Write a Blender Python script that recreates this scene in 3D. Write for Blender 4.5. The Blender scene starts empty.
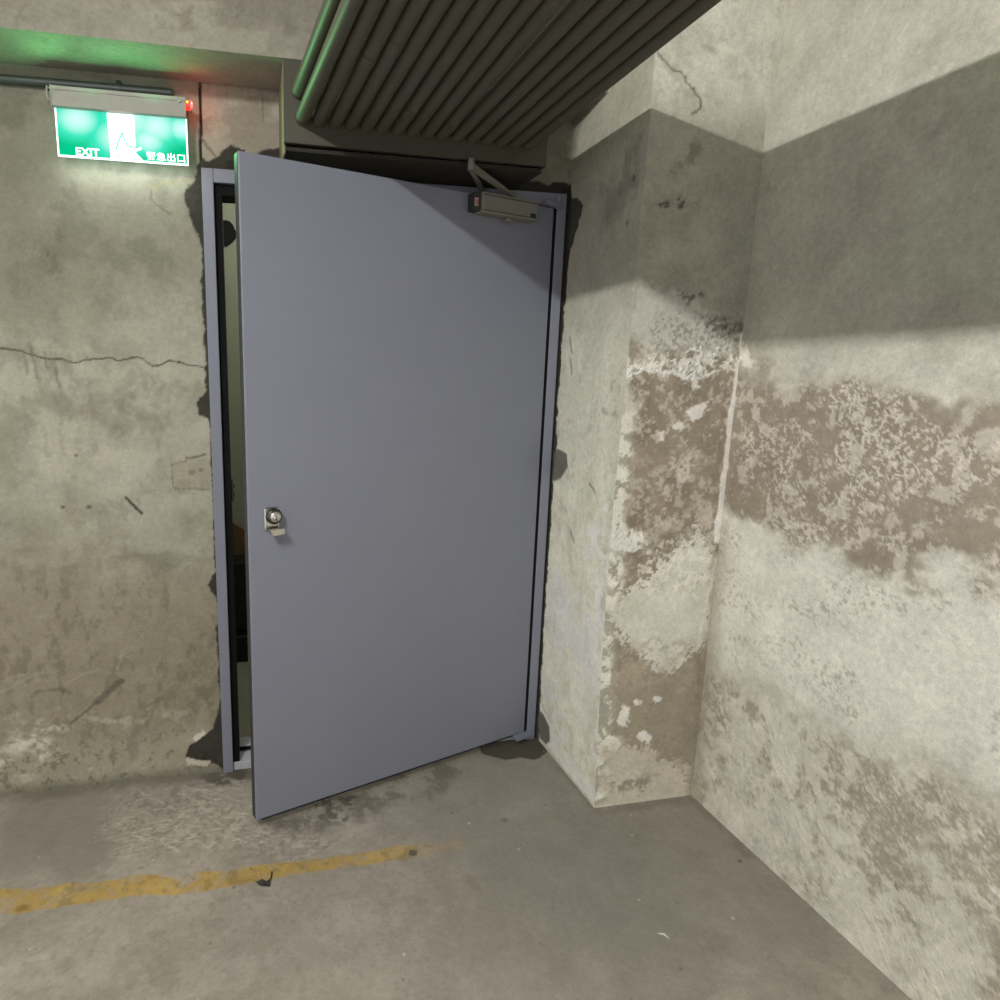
import bpy, bmesh, math, random
import numpy as np
from mathutils import Vector, Matrix
random.seed(4)
C = bpy.context.scene.collection
PI = math.pi

# ------------------------------------------------------------------ helpers
def lin(c):
    return tuple(((v/255.0)/12.92 if v/255.0 <= .04045 else ((v/255.0+.055)/1.055)**2.4) for v in c)

def tag(o, label=None, cat=None, group=None, kind=None):
    if label: o['label'] = label
    if cat: o['category'] = cat
    if group: o['group'] = group
    if kind: o['kind'] = kind
    return o

def empty(name, loc=(0, 0, 0), rz=0.0):
    o = bpy.data.objects.new(name, None); C.objects.link(o)
    o.location = loc; o.rotation_euler = (0, 0, rz); o.empty_display_size = .05
    return o

def obj(name, bm, m, parent=None, smooth=False, auto=False):
    me = bpy.data.meshes.new(name); bm.normal_update(); bm.to_mesh(me); bm.free()
    if smooth:
        for p in me.polygons: p.use_smooth = True
        if auto: me.set_sharp_from_angle(angle=math.radians(35))
    me.materials.append(m)
    o = bpy.data.objects.new(name, me); C.objects.link(o)
    if parent: o.parent = parent
    return o

def box(bm, x0, x1, y0, y1, z0, z1, bev=0.0, seg=2):
    r = bmesh.ops.create_cube(bm, size=1.0)
    vs = r['verts']
    for v in vs:
        v.co = Vector((x0+(v.co.x+.5)*(x1-x0), y0+(v.co.y+.5)*(y1-y0), z0+(v.co.z+.5)*(z1-z0)))
    if bev > 0:
        es = list({e for v in vs for e in v.link_edges})
        bmesh.ops.bevel(bm, geom=es, offset=bev, segments=seg, profile=.5, affect='EDGES')
    return bm

def nb(): return bmesh.new()

def tube(bm, pts, r, n=14, caps=True):
    """sweep a circle (radius or list of radii) along points"""
    pts = [Vector(p) for p in pts]; k = len(pts)
    rs = r if isinstance(r, (list, tuple)) else [r]*k
    rings = []; prev = None
    for i, p in enumerate(pts):
        d = (pts[min(i+1, k-1)]-pts[max(i-1, 0)]).normalized()
        if prev is None:
            a = Vector((0, 0, 1)) if abs(d.z) < .9 else Vector((1, 0, 0))
            u = d.cross(a).normalized()
        else:
            u = (prev-d*prev.dot(d)).normalized()
        prev = u; w = d.cross(u)
        rings.append([bm.verts.new(p+(u*math.cos(2*PI*j/n)+w*math.sin(2*PI*j/n))*rs[i]) for j in range(n)])
    for a, b in zip(rings, rings[1:]):
        for j in range(n):
            bm.faces.new((a[j], a[(j+1) % n], b[(j+1) % n], b[j]))
    if caps:
        bm.faces.new(rings[0][::-1]); bm.faces.new(rings[-1])
    bmesh.ops.recalc_face_normals(bm, faces=bm.faces)
    return bm

def prism(bm, poly, y0, y1):
    """extrude an x-z polygon from y0 to y1"""
    a = [bm.verts.new((p[0], y0, p[1])) for p in poly]; b = [bm.verts.new((p[0], y1, p[1])) for p in poly]
    bm.faces.new(a); bm.faces.new(b[::-1]); n = len(a)
    for i in range(n): bm.faces.new((a[i], b[i], b[(i+1) % n], a[(i+1) % n]))
    bmesh.ops.recalc_face_normals(bm, faces=bm.faces)
    return bm

# ------------------------------------------------------------------ materials
def mat(name, col, rough=.6, metal=0.0, noise=.06, nscale=30, bump=0.0, bscale=80, spec=.5, scratch=0.0):
    m = bpy.data.materials.new(name); m.use_nodes = True; nt = m.node_tree; N = nt.nodes; L = nt.links
    b = N['Principled BSDF']; b.inputs['Roughness'].default_value = rough; b.inputs['Metallic'].default_value = metal
    b.inputs['Specular IOR Level'].default_value = spec
    tc = N.new('ShaderNodeTexCoord'); nz = N.new('ShaderNodeTexNoise'); nz.inputs['Scale'].default_value = nscale
    nz.inputs['Detail'].default_value = 6
    L.new(tc.outputs['Object'], nz.inputs['Vector'])
    mp = N.new('ShaderNodeMapRange'); mp.inputs['From Min'].default_value = .25; mp.inputs['From Max'].default_value = .75
    mp.inputs['To Min'].default_value = 1-noise; mp.inputs['To Max'].default_value = 1+noise
    L.new(nz.outputs['Fac'], mp.inputs['Value'])
    mx = N.new('ShaderNodeVectorMath'); mx.operation = 'SCALE'
    mx.inputs[0].default_value = lin(col); L.new(mp.outputs['Result'], mx.inputs['Scale'])
    L.new(mx.outputs['Vector'], b.inputs['Base Color'])
    if bump > 0:
        n2 = N.new('ShaderNodeTexNoise'); n2.inputs['Scale'].default_value = bscale; n2.inputs['Detail'].default_value = 8
        L.new(tc.outputs['Object'], n2.inputs['Vector'])
        bp = N.new('ShaderNodeBump'); bp.inputs['Strength'].default_value = bump; bp.inputs['Distance'].default_value = .004
        L.new(n2.outputs['Fac'], bp.inputs['Height']); L.new(bp.outputs['Normal'], b.inputs['Normal'])
    return m

def emis(name, col, strength):
    m = bpy.data.materials.new(name); m.use_nodes = True; nt = m.node_tree
    b = nt.nodes['Principled BSDF']; b.inputs['Base Color'].default_value = (*lin(col), 1)
    b.inputs['Emission Color'].default_value = (*lin(col), 1); b.inputs['Emission Strength'].default_value = strength
    b.inputs['Roughness'].default_value = .4
    return m

def concrete(name, rough=.85, fine=.10, bump=.35, spec=.3):
    """plaster / concrete: hand-laid staining from a colour attribute + fine procedural grain"""
    m = bpy.data.materials.new(name); m.use_nodes = True; nt = m.node_tree; N = nt.nodes; L = nt.links
    b = N['Principled BSDF']; b.inputs['Roughness'].default_value = rough; b.inputs['Specular IOR Level'].default_value = spec
    at = N.new('ShaderNodeAttribute'); at.attribute_name = 'stain'
    tc = N.new('ShaderNodeTexCoord')
    n1 = N.new('ShaderNodeTexNoise'); n1.inputs['Scale'].default_value = 55; n1.inputs['Detail'].default_value = 9; n1.inputs['Roughness'].default_value = .7
    n2 = N.new('ShaderNodeTexNoise'); n2.inputs['Scale'].default_value = 9; n2.inputs['Detail'].default_value = 7; n2.inputs['Roughness'].default_value = .62
    n3 = N.new('ShaderNodeTexNoise'); n3.inputs['Scale'].default_value = 210; n3.inputs['Detail'].default_value = 4; n3.inputs['Roughness'].default_value = .7
    for n in (n1, n2, n3): L.new(tc.outputs['Object'], n.inputs['Vector'])
    def rng(s, amp):
        mp = N.new('ShaderNodeMapRange'); mp.inputs['From Min'].default_value = .3; mp.inputs['From Max'].default_value = .7
        mp.inputs['To Min'].default_value = 1-amp; mp.inputs['To Max'].default_value = 1+amp
        L.new(s, mp.inputs['Value']); return mp.outputs['Result']
    mu = N.new('ShaderNodeMath'); mu.operation = 'MULTIPLY'
    L.new(rng(n1.outputs['Fac'], fine), mu.inputs[0]); L.new(rng(n2.outputs['Fac'], fine*.8), mu.inputs[1])
    mu2 = N.new('ShaderNodeMath'); mu2.operation = 'MULTIPLY'
    L.new(mu.outputs[0], mu2.inputs[0]); L.new(rng(n3.outputs['Fac'], fine*.9), mu2.inputs[1])
    sc = N.new('ShaderNodeVectorMath'); sc.operation = 'SCALE'
    L.new(at.outputs['Color'], sc.inputs[0]); L.new(mu2.outputs[0], sc.inputs['Scale'])
    L.new(sc.outputs['Vector'], b.inputs['Base Color'])
    # relief: attribute alpha (flaking, patches) + grain
    ad = N.new('ShaderNodeMath'); ad.operation = 'MULTIPLY_ADD'
    L.new(n1.outputs['Fac'], ad.inputs[0]); ad.inputs[1].default_value = .35; L.new(at.outputs['Alpha'], ad.inputs[2])
    ad2 = N.new('ShaderNodeMath'); ad2.operation = 'MULTIPLY_ADD'
    L.new(n2.outputs['Fac'], ad2.inputs[0]); ad2.inputs[1].default_value = .9; L.new(ad.outputs[0], ad2.inputs[2])
    bp = N.new('ShaderNodeBump'); bp.inputs['Strength'].default_value = bump; bp.inputs['Distance'].default_value = .006
    L.new(ad2.outputs[0], bp.inputs['Height']); L.new(bp.outputs['Normal'], b.inputs['Normal'])
    return m

# ------------------------------------------------------------------ stain painting on dense grids
_rng = np.random.RandomState(7)
_T = _rng.rand(256, 256)
def vnoise(x, y):
    xi = np.floor(x).astype(int); yi = np.floor(y).astype(int); fx = x-xi; fy = y-yi
    fx = fx*fx*(3-2*fx); fy = fy*fy*(3-2*fy)
    g = lambda a, b: _T[a & 255, b & 255]
    return (g(xi, yi)*(1-fx)+g(xi+1, yi)*fx)*(1-fy)+(g(xi, yi+1)*(1-fx)+g(xi+1, yi+1)*fx)*fy
def fbm(P, scale, oct=6, seed=0, ax=1.0, ay=1.0, gain=.66):
    x = P[:, 0]*scale*ax+seed*17.31; y = P[:, 1]*scale*ay+seed*9.77
    t = 0; a = 1; s = 0
    for _ in range(oct):
        t = t+a*vnoise(x, y); s += a; a *= gain; x = x*2.03+5.1; y = y*2.03+3.7
    return t/s
def sst(a, b, x):
    t = np.clip((x-a)/(b-a), 0, 1); return t*t*(3-2*t)

class Stain:
    def __init__(s, P, base):
        s.P = P; s.c = np.tile(np.array(lin(base)), (len(P), 1)); s.h = np.zeros(len(P))
    def warp(s, amp, sc=18, seed=1):
        dx = (fbm(s.P, sc, 6, seed)-.5)*4.2*amp; dy = (fbm(s.P, sc, 6, seed+50)-.5)*4.2*amp
        return np.stack([s.P[:, 0]+dx, s.P[:, 1]+dy], 1)
    def poly(s, poly, soft=.006, rag=.012, sc=18, seed=1):
        poly = np.array(poly); out = np.zeros(len(s.P)); pad = rag*2+soft+.01
        m = np.all((s.P > poly.min(0)-pad) & (s.P < poly.max(0)+pad), 1); idx = np.where(m)[0]
        if not len(idx): return out
        sub = Stain.__new__(Stain); sub.P = s.P[idx]; Q = sub.warp(rag, sc, seed) if rag > 0 else sub.P
        ins = np.zeros(len(Q), bool); d = np.full(len(Q), 1e9); n = len(poly)
        for i in range(n):
            a = poly[i]; b = poly[(i+1) % n]
            cnd = ((a[1] > Q[:, 1]) != (b[1] > Q[:, 1]))
            xs = (b[0]-a[0])*(Q[:, 1]-a[1])/((b[1]-a[1]) if b[1] != a[1] else 1e-9)+a[0]
            ins ^= cnd & (Q[:, 0] < xs)
            e = b-a; t = np.clip(((Q-a)@e)/(e@e+1e-12), 0, 1); d = np.minimum(d, np.linalg.norm(Q-(a+t[:, None]*e), axis=1))
        sd = np.where(ins, d, -d); out[idx] = sst(-soft, soft, sd); return out
    def line(s, pts, w, soft=.002, rag=.002, sc=40, seed=3):
        pts = np.array(pts); out = np.zeros(len(s.P)); pad = w+soft+rag*2+.005
        m = np.all((s.P > pts.min(0)-pad) & (s.P < pts.max(0)+pad), 1); idx = np.where(m)[0]
        if not len(idx): return out
        sub = Stain.__new__(Stain); sub.P = s.P[idx]; Q = sub.warp(rag, sc, seed) if rag > 0 else sub.P
        d = np.full(len(Q), 1e9)
        for a, b in zip(pts, pts[1:]):
            e = b-a; t = np.clip(((Q-a)@e)/(e@e+1e-12), 0, 1); d = np.minimum(d, np.linalg.norm(Q-(a+t[:, None]*e), axis=1))
        out[idx] = 1-sst(w-soft, w+soft, d); return out
    def bloom(s, poly, soft=.05, sc=60, seed=1, rag=.02, k=1.5):
        m = s.poly(poly, soft, rag, 16, seed); v = m-.5+(fbm(s.P, sc, 5, seed+3, gain=.75)-.5)*k
        return sst(-.05, .05, v)*(m > .02)
    def spot(s, p, rx, ry=None, soft=.5):
        ry = ry or rx; q = np.sqrt(((s.P[:, 0]-p[0])/rx)**2+((s.P[:, 1]-p[1])/ry)**2)
        return 1-sst(1-soft, 1+soft, q)
    def put(s, m, col, a=1.0, h=0.0):
        m = np.clip(m*a, 0, 1)[:, None]; s.c = s.c*(1-m)+np.array(lin(col))*m
        if h: s.h += m[:, 0]*h
    def mul(s, f): s.c = s.c*np.asarray(f)[:, None]
    def n(s, sc, lo, hi, seed=0, oct=6, ax=1, ay=1): return sst(lo, hi, .5+(fbm(s.P, sc, oct, seed, ax, ay)-.5)*1.25)

def axis(parts):
    out = []
    for a, b, st in parts:
        k = max(1, int(round((b-a)/st))); out += [a+(b-a)*i/k for i in range(k)]
    out.append(parts[-1][1]); return np.array(out)

def grid(name, us, vs, place, stain_fn, m, hole=None, parent=None):
    """dense surface: place(U,V)->xyz ; stain_fn(P)->Stain ; hole(uc,vc)->faces to leave out"""
    U, V = np.meshgrid(us, vs); nu, nv = len(us), len(vs)
    P = np.stack([U.ravel(), V.ravel()], 1); co = place(P[:, 0], P[:, 1])
    i = np.arange(nu*nv).reshape(nv, nu)
    F = np.stack([i[:-1, :-1].ravel(), i[:-1, 1:].ravel(), i[1:, 1:].ravel(), i[1:, :-1].ravel()], 1)
    if hole is not None:
        fc = P[F].mean(1); F = F[~hole(fc[:, 0], fc[:, 1])]
    st = stain_fn(P)
    me = bpy.data.meshes.new(name); me.vertices.add(len(P)); me.vertices.foreach_set('co', co.astype(np.float32).ravel())
    me.loops.add(len(F)*4); me.loops.foreach_set('vertex_index', F.astype(np.int32).ravel())
    me.polygons.add(len(F)); me.polygons.foreach_set('loop_start', np.arange(0, len(F)*4, 4, dtype=np.int32))
    me.update(calc_edges=True)
    at = me.color_attributes.new('stain', 'FLOAT_COLOR', 'POINT')
    at.data.foreach_set('color', np.concatenate([st.c, st.h[:, None]], 1).astype(np.float32).ravel())
    me.materials.append(m)
    o = bpy.data.objects.new(name, me); C.objects.link(o)
    if parent: o.parent = parent
    return o

M_wall = concrete('weathered_plaster', fine=.13, bump=.55); M_pil = concrete('efflorescent_plaster', fine=.14, bump=.6)
M_floor = concrete('cement_floor', rough=.72, fine=.11, bump=.3, spec=.35)

# ------------------------------------------------------------------ key sizes (metres)
W, H = 1.2477, 2.10            # door frame outside
XP, YP = 1.2617, .4567         # pillar side face, pillar front face
XR = 1.6411                    # right wall
YB, ZB = .2149, 2.3466         # beam depth, beam underside
ZC = 2.80                      # ceiling

# ------------------------------------------------------------------ back wall
def paint_back(P):
    s = Stain(P, (158, 155, 138)); x, z = P[:, 0], P[:, 1]
    s.put(s.n(1.6, .38, .66, 2), (138, 136, 120), .7)
    s.put(s.n(4, .42, .7, 3), (172, 169, 154), .65)
    s.put(s.n(9, .55, .75, 4, ax=1.5), (128, 125, 110), .45)
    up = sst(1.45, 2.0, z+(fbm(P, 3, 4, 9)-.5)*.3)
    s.put(up, (131, 130, 114), .72)  # dimmer light on the upper wall, painted into the colour
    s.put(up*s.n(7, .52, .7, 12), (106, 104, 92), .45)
    mid = sst(.95, 1.2, z)*(1-sst(1.45, 1.75, z)); s.put(mid*s.n(5, .35, .6, 21), (182, 179, 163), .6)
    low = (1-sst(.62, 1.0, z+(fbm(P, 4, 4, 5)-.5)*.25)); s.put(low, (133, 125, 104), .75)
    s.put(low*s.n(14, .5, .72, 6, ax=2), (108, 101, 84), .55)
    s.put(low*s.n(30, .56, .7, 8), (152, 146, 126), .4)
    band = s.poly([(-0.6857, 0.9054), (-0.0017, 0.8507), (-0.0035, 0.7998), (-0.6939, 0.8137)], .03, .03); s.put(band*s.n(6, .35, .6, 7, ax=.4), (106, 100, 84), .5)
    # bright lime band along the foot of the wall
    foot = (1-sst(.12, .27, z+(fbm(P, 6, 4, 11)-.5)*.12)); s.put(foot, (160, 154, 136), .75)
    s.put(s.poly([(-0.7469, 0.2194), (-0.5222, 0.2061), (-0.4433, 0.1467), (-0.499, 0.0666), (-0.7618, 0.0525)], .03, .05)*s.n(12, .38, .6, 31), (205, 200, 184), .8, .3)
    s.put(foot*s.n(40, .6, .72, 14), (98, 84, 66), .6)
    s.put((1-sst(.0, .05, z+(fbm(P, 10, 4, 15)-.5)*.05)), (104, 100, 88), .7)
    s.put(s.line([(-0.7416, 0.2791), (-0.5494, 0.2818), (-0.3197, 0.2348), (-0.1112, 0.2527)], .012, .012, .02)*s.n(16, .4, .6, 33), (186, 181, 163), .5)
    # scratches low down
    for ln in ([(-0.7285, 0.426), (-0.6645, 0.4423), (-0.5848, 0.45), (-0.5366, 0.4532)], [(-0.7317, 0.3895), (-0.6339, 0.4322)], [(-0.5244, 0.4001), (-0.4669, 0.4323), (-0.4071, 0.4459)], [(-0.3477, 0.4445), (-0.3349, 0.4923), (-0.304, 0.5085)]):
        s.put(s.line(ln, .003, .003, .004), (172, 167, 150), .35, .2)
    s.put(s.line([(-0.3407, 0.3948), (-0.3863, 0.3571), (-0.425, 0.3227)], .011, .005, .004), (92, 87, 76), .8, -.3)
    s.put(s.line([(-0.425, 0.3227), (-0.4705, 0.2852), (-0.5192, 0.2481)], .004, .003, .003), (96, 90, 78), .8, -.2)
    s.put(s.line([(-0.1953, 0.3198), (-0.248, 0.2977), (-0.2898, 0.2824)], .006, .006, .006), (104, 98, 84), .5)
    s.put(s.line([(-0.3012, 0.2602), (-0.3101, 0.1631), (-0.3179, 0.0845)], .012, .012, .01), (112, 106, 90), .5)
    s.put(s.line([(-0.6223, 0.3793), (-0.5421, 0.3792), (-0.5108, 0.365)], .006, .006, .006), (100, 94, 82), .6)
    # long hairline crack and scratches
    s.put(s.line([(-0.6295, 1.537), (-0.5869, 1.533), (-0.5391, 1.517), (-0.4874, 1.506), (-0.4522, 1.504), (-0.4113, 1.494), (-0.3776, 1.505), (-0.3381, 1.511), (-0.3077, 1.511), (-0.2776, 1.505), (-0.228, 1.514), (-0.2096, 1.511), (-0.1797, 1.488), (-0.1546, 1.489), (-0.1224, 1.504), (-0.0911, 1.498), (-0.0085, 1.485)], .0024, .0016, .003), (70, 66, 56), .9, -.4)
    s.put(s.line([(-0.2871, 1.055), (-0.2615, 1.026), (-0.2391, 0.9965)], .0045, .002, .002), (52, 48, 42), .95, -.5)
    for a in ([(-0.5031, 1.53), (-0.4953, 1.48)], [(-0.5419, 1.554), (-0.5303, 1.446)], [(-0.4749, 1.478), (-0.4673, 1.421)], [(-0.5624, 1.516), (-0.558, 1.464)]):
        s.put(s.line(a, .004, .004, .004), (104, 100, 88), .6)
    for p, r in (([(-0.0679, 1.134)][0], .013), ([(-0.0379, 1.142)][0], .009), ([(-0.4041, 1.024)][0], .008), ([(-0.4846, 1.026)][0], .007), ([(-0.4323, 1.197)][0], .006)):
        s.put(s.spot(p, r, r*.8, .4), (88, 84, 76), .85, -.2)
    s.put(s.line([(-0.0854, 1.185), (-0.0461, 1.186), (-0.0227, 1.195)], .004, .003, .002), (92, 88, 78), .8)
    s.put(s.line([(-0.0072, 1.075), (-0.1098, 1.078), (-0.1322, 1.089), (-0.1319, 1.164), (-0.0894, 1.17), (-0.0821, 1.187)], .0028, .002, .004), (118, 114, 98), .8, .2)
    s.put(s.poly([(-0.0072, 1.075), (-0.1098, 1.078), (-0.1322, 1.089), (-0.1319, 1.164), (-0.0727, 1.177), (-0.0033, 1.182)], .004, .004), (150, 144, 124), .5)
    # smears above and below the lit sign, rust-brown streaks
    s.put(s.poly([(-0.5462, 1.845), (-0.445, 1.87), (-0.3632, 1.804), (-0.4382, 1.771), (-0.522, 1.797)], .03, .04)*s.n(14, .4, .6, 41), (98, 95, 82), .6)
    s.put(s.poly([(-0.272, 1.6), (-0.1751, 1.696), (-0.0182, 1.732), (-0.0084, 1.574), (-0.1833, 1.539)], .04, .05)*s.n(12, .42, .62, 43), (168, 166, 152), .6)
    s.put(s.poly([(-0.3468, 1.377), (-0.2213, 1.41), (-0.1185, 1.245), (-0.2637, 1.213)], .03, .04)*s.n(14, .45, .62, 44), (128, 124, 108), .5)
    for i in range(6):
        xx = -.63+.05*i; s.put(s.line([(xx, 1.52), (xx+.01, 1.2)], .006, .008, .01)*s.n(9, .4, .6, 50+i), (124, 120, 106), .4)
    s.put(s.line([(-0.1519, 2.027), (-0.1269, 2.049), (-0.0725, 2.055), (-0.0357, 2.064)], .003, .003, .004), (140, 132, 96), .6)
    s.put(s.line([(-0.1519, 2.027), (-0.1564, 1.998), (-0.1305, 1.976), (-0.095, 1.96)], .003, .003, .004), (92, 88, 76), .6)
    # lintel patch above the door: paler smooth cement with an open joint on its left
    pat = s.poly([(0.0087, 2.345), (0.2347, 2.343), (0.2503, 2.342), (0.2468, 2.142), (-0.0005, 2.107)], .003, .002); s.put(pat, (164, 158, 142), .85, .5)
    s.put(pat*s.n(10, .5, .68, 61, ax=.6), (128, 122, 108), .6)
    s.put(s.line([(0.0085, 2.183), (0.0464, 2.134)], .003, .002, .004), (84, 78, 68), .7)
    s.put(s.line([(0.1937, 2.319), (0.1954, 2.256)], .002, .002, .003), (88, 82, 72), .6)
    s.put(s.line([(0.006, 2.351), (0.0049, 2.269), (-0.0005, 2.107)], .0045, .0015, .001), (26, 24, 20), 1, -1)
    # raw dark mortar squeezed around the steel frame
    dk = (44, 43, 36)
    left = [(0.097, 2.175), (0.0655, 2.153), (0.0402, 2.133), (0.0215, 2.123), (0.0032, 2.125), (-0.0065, 2.11), (-0.0158, 2.106), (-0.0165, 2.088), (-0.0266, 2.064), (-0.0489, 2.039), (-0.0557, 2.024), (-0.0511, 1.989), (-0.0379, 1.939), (-0.0148, 1.898), (-0.0074, 1.85), (-0.0123, 1.638), (-0.0098, 1.535), (-0.0115, 1.405), (-0.0319, 1.381), (-0.0394, 1.355), (-0.0341, 1.325), (-0.0052, 1.311), (-0.0044, 1.244), (-0.003, 1.099), (-0.0035, 0.7998), (-0.0005, 0.785), (-0.0266, 0.7275), (-0.0006, 0.6852), (-0.0059, 0.531), (-0.0035, 0.2895), (-0.0164, 0.2271), (-0.0435, 0.1697), (-0.0839, 0.1419), (-0.1204, 0.1178), (-0.1329, 0.0747), (-0.0979, 0.0583), (-0.0267, 0.0334), (0.0085, -0.004), (0.0783, -0.0126), (0.137, 2.164)]
    m = s.poly(left, .003, .006, 30, 5); s.put(m, dk, .96, -.8); s.put(m*s.n(30, .46, .66, 62), (64, 62, 53), .6, .4)
    s.put(s.poly([(-0.1085, 0.1487), (-0.0681, 0.1804), (-0.0509, 0.1625), (-0.095, 0.1311)], .003, .006, 40)*(1-m), (214, 210, 196), .8, .3)
    s.put(s.poly([(-0.1331, 0.0707), (-0.0407, 0.0474), (-0.0486, 0.0278), (-0.1272, 0.0414)], .003, .006, 40), (206, 200, 182), .8, .3)
    top = [(0.0833, 2.131), (0.1774, 2.152), (0.1903, 2.165), (0.2157, 2.173), (0.2411, 2.18), (0.3113, 2.171), (0.5083, 2.143), (0.7836, 2.131), (0.9995, 2.132), (1.11, 2.136), (1.14, 2.138), (1.159, 2.133), (1.175, 2.127), (1.188, 2.13), (1.197, 2.14), (1.216, 2.143), (1.235, 2.14), (1.266, 2.133), (1.27, 2.084), (0.0795, 2.012)]
    s.put(s.poly(top, .003, .004, 30, 6), (44, 42, 37), .97, -.8)
    s.put(s.poly([(W-.01, -.02), (W-.01, 2.12), (XP+.02, 2.12), (XP+.02, -.02)], .001, .0), (40, 38, 33), .98, -.5)
    return s
bx = axis([(-3.6, -.98, .09), (-.98, XP, .0042)]); bz = axis([(0, 2.36, .0042), (2.36, ZC, .1)])
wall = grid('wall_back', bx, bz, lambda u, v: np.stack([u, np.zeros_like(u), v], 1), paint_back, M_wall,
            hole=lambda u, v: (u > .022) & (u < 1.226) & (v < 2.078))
tag(wall, kind='structure')

# ------------------------------------------------------------------ pillar (two painted faces) and right wall
LIME = (206, 203, 190); DAMP = (124, 113, 97)
def paint_side(P):      # pillar face beside the hinge; P = (y, z)
    s = Stain(P, (176, 174, 157)); y, z = P[:, 0], P[:, 1]
    s.put(s.n(3, .4, .66, 1, ay=.6), (160, 158, 142), .6)
    s.put(s.n(8, .45, .68, 2, ay=.5), (190, 188, 173), .5)
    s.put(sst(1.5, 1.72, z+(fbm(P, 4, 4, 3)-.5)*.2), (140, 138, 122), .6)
    s.put(s.n(26, .6, .72, 4), (140, 136, 122), .35)
    s.put(s.poly([(-0.2976, 2.126), (-0.4142, 2.145), (-0.4139, 2.009), (-0.3008, 2.024)], .03, .04)*s.n(20, .42, .6, 7, ax=2), (104, 101, 88), .5)
    s.put(s.poly([(-0.2084, 2.062), (-0.353, 2.039), (-0.3307, 1.929), (-0.247, 1.956)], .03, .03), (108, 105, 92), .5)
    s.put(s.spot([(-0.3985, 2.046)][0], .009), (70, 67, 58), .7); s.put(s.spot([(-0.3798, 1.925)][0], .008), (84, 80, 70), .6)
    # dark gouges near the middle and low flaking towards the outer corner
    for a in ([(-0.0716, 1.604), (-0.0927, 1.554)], [(-0.0883, 1.533), (-0.103, 1.477)], [(-0.2894, 1.11), (-0.3308, 1.086)], [(-0.178, 0.9161), (-0.2034, 0.8889)]):
        s.put(s.line(a, .0055, .004, .004), (104, 101, 92), .75, -.3)
    e = sst(-.36, -.455, y+(fbm(P, 9, 5, 8)-.5)*.16)*(1-sst(1.1, 1.36, z))
    s.put(e*s.n(16, .44, .6, 9), (150, 146, 132), .7, -.2); s.put(e*s.n(22, .52, .64, 10), LIME, .8, .5)
    s.put(s.poly([(-0.2516, 0.9478), (-0.4139, 1.012), (-0.4032, 0.8747), (-0.3101, 0.8627)], .012, .02)*s.n(30, .42, .58, 12), LIME, .85, .5)
    s.put(s.poly([(-0.3282, 1.457), (-0.4386, 1.473), (-0.4256, 1.335), (-0.3296, 1.361)], .01, .02)*s.n(26, .44, .6, 13), (140, 136, 124), .7, -.3)
    s.put((1-sst(.1, .5, z+(fbm(P, 8, 4, 14)-.5)*.3))*s.n(24, .42, .64, 15), (148, 142, 124), .7)
    s.put((1-sst(.02, .16, z+(fbm(P, 12, 4, 16)-.5)*.1)), (190, 185, 168), .7)
    s.put(s.line([(-0.0137, 0.1742), (-0.194, 0.1026), (-0.3833, 0.0786)], .006, .006, .01), (150, 145, 130), .6)
    s.put((1-sst(0, .03, z+(fbm(P, 30, 4, 17)-.5)*.02)), (120, 114, 100), .7)
    # raw mortar beside the frame
    s.put(s.poly([(.02, -.02), (.02, 2.13), (-.012, 2.13), (-.03, 1.96), (-.012, 1.5), (-.012, 1.28), (-.03, 1.22), (-.014, 1.16), (-.011, .7), (-.012, .2), (-.03, -.02)], .003, .008, 30), (34, 33, 28), .95, -.6)
    s.put(s.poly([(-0.0149, 2.083), (-0.058, 2.076), (-0.1101, 2.04), (-0.0778, 1.98), (-0.0501, 1.926), (-0.0169, 1.905), (0.0213, 1.97)], .003, .005, 30), (58, 56, 48), .95, -.6)
    s.put(s.line([(-0.0424, 1.931), (-0.0663, 1.963), (-0.0778, 1.98)], .005, .003, .004), (60, 56, 48), .9, -.5)
    s.put(s.poly([(0.0044, 1.186), (-0.0338, 1.202), (-0.0971, 1.19), (-0.1248, 1.149), (-0.0715, 1.093), (-0.0023, 1.071)], .004, .007, 30), (82, 81, 74), .95, -.5)
    s.put(s.poly([(-0.028, 0.1334), (-0.0558, 0.1265), (-0.1063, 0.107), (-0.1176, 0.0531), (-0.0869, 0.0217), (-0.0338, 0.0168), (0.0016, 0.0771)], .004, .004, 30), (72, 70, 62), .95, -.4)
    s.put(s.line([(-0.0264, 0.1457), (-0.0728, 0.1315), (-0.1103, 0.1093)], .004, .003, .003), (210, 206, 190), .7, .3)
    s.put(s.line([(-YP, 0), (-YP, 2.75)], .007, .005, .003), (172, 168, 148), .6)
    s.c = np.minimum(s.c*np.array([1.42, 1.43, 1.46])*(1+.40*(1-sst(.5, 1.6, z)))[:, None], np.array([.82, .80, .745]))  # lower part brightened in the colour, making up for weak light there
    return s
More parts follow.
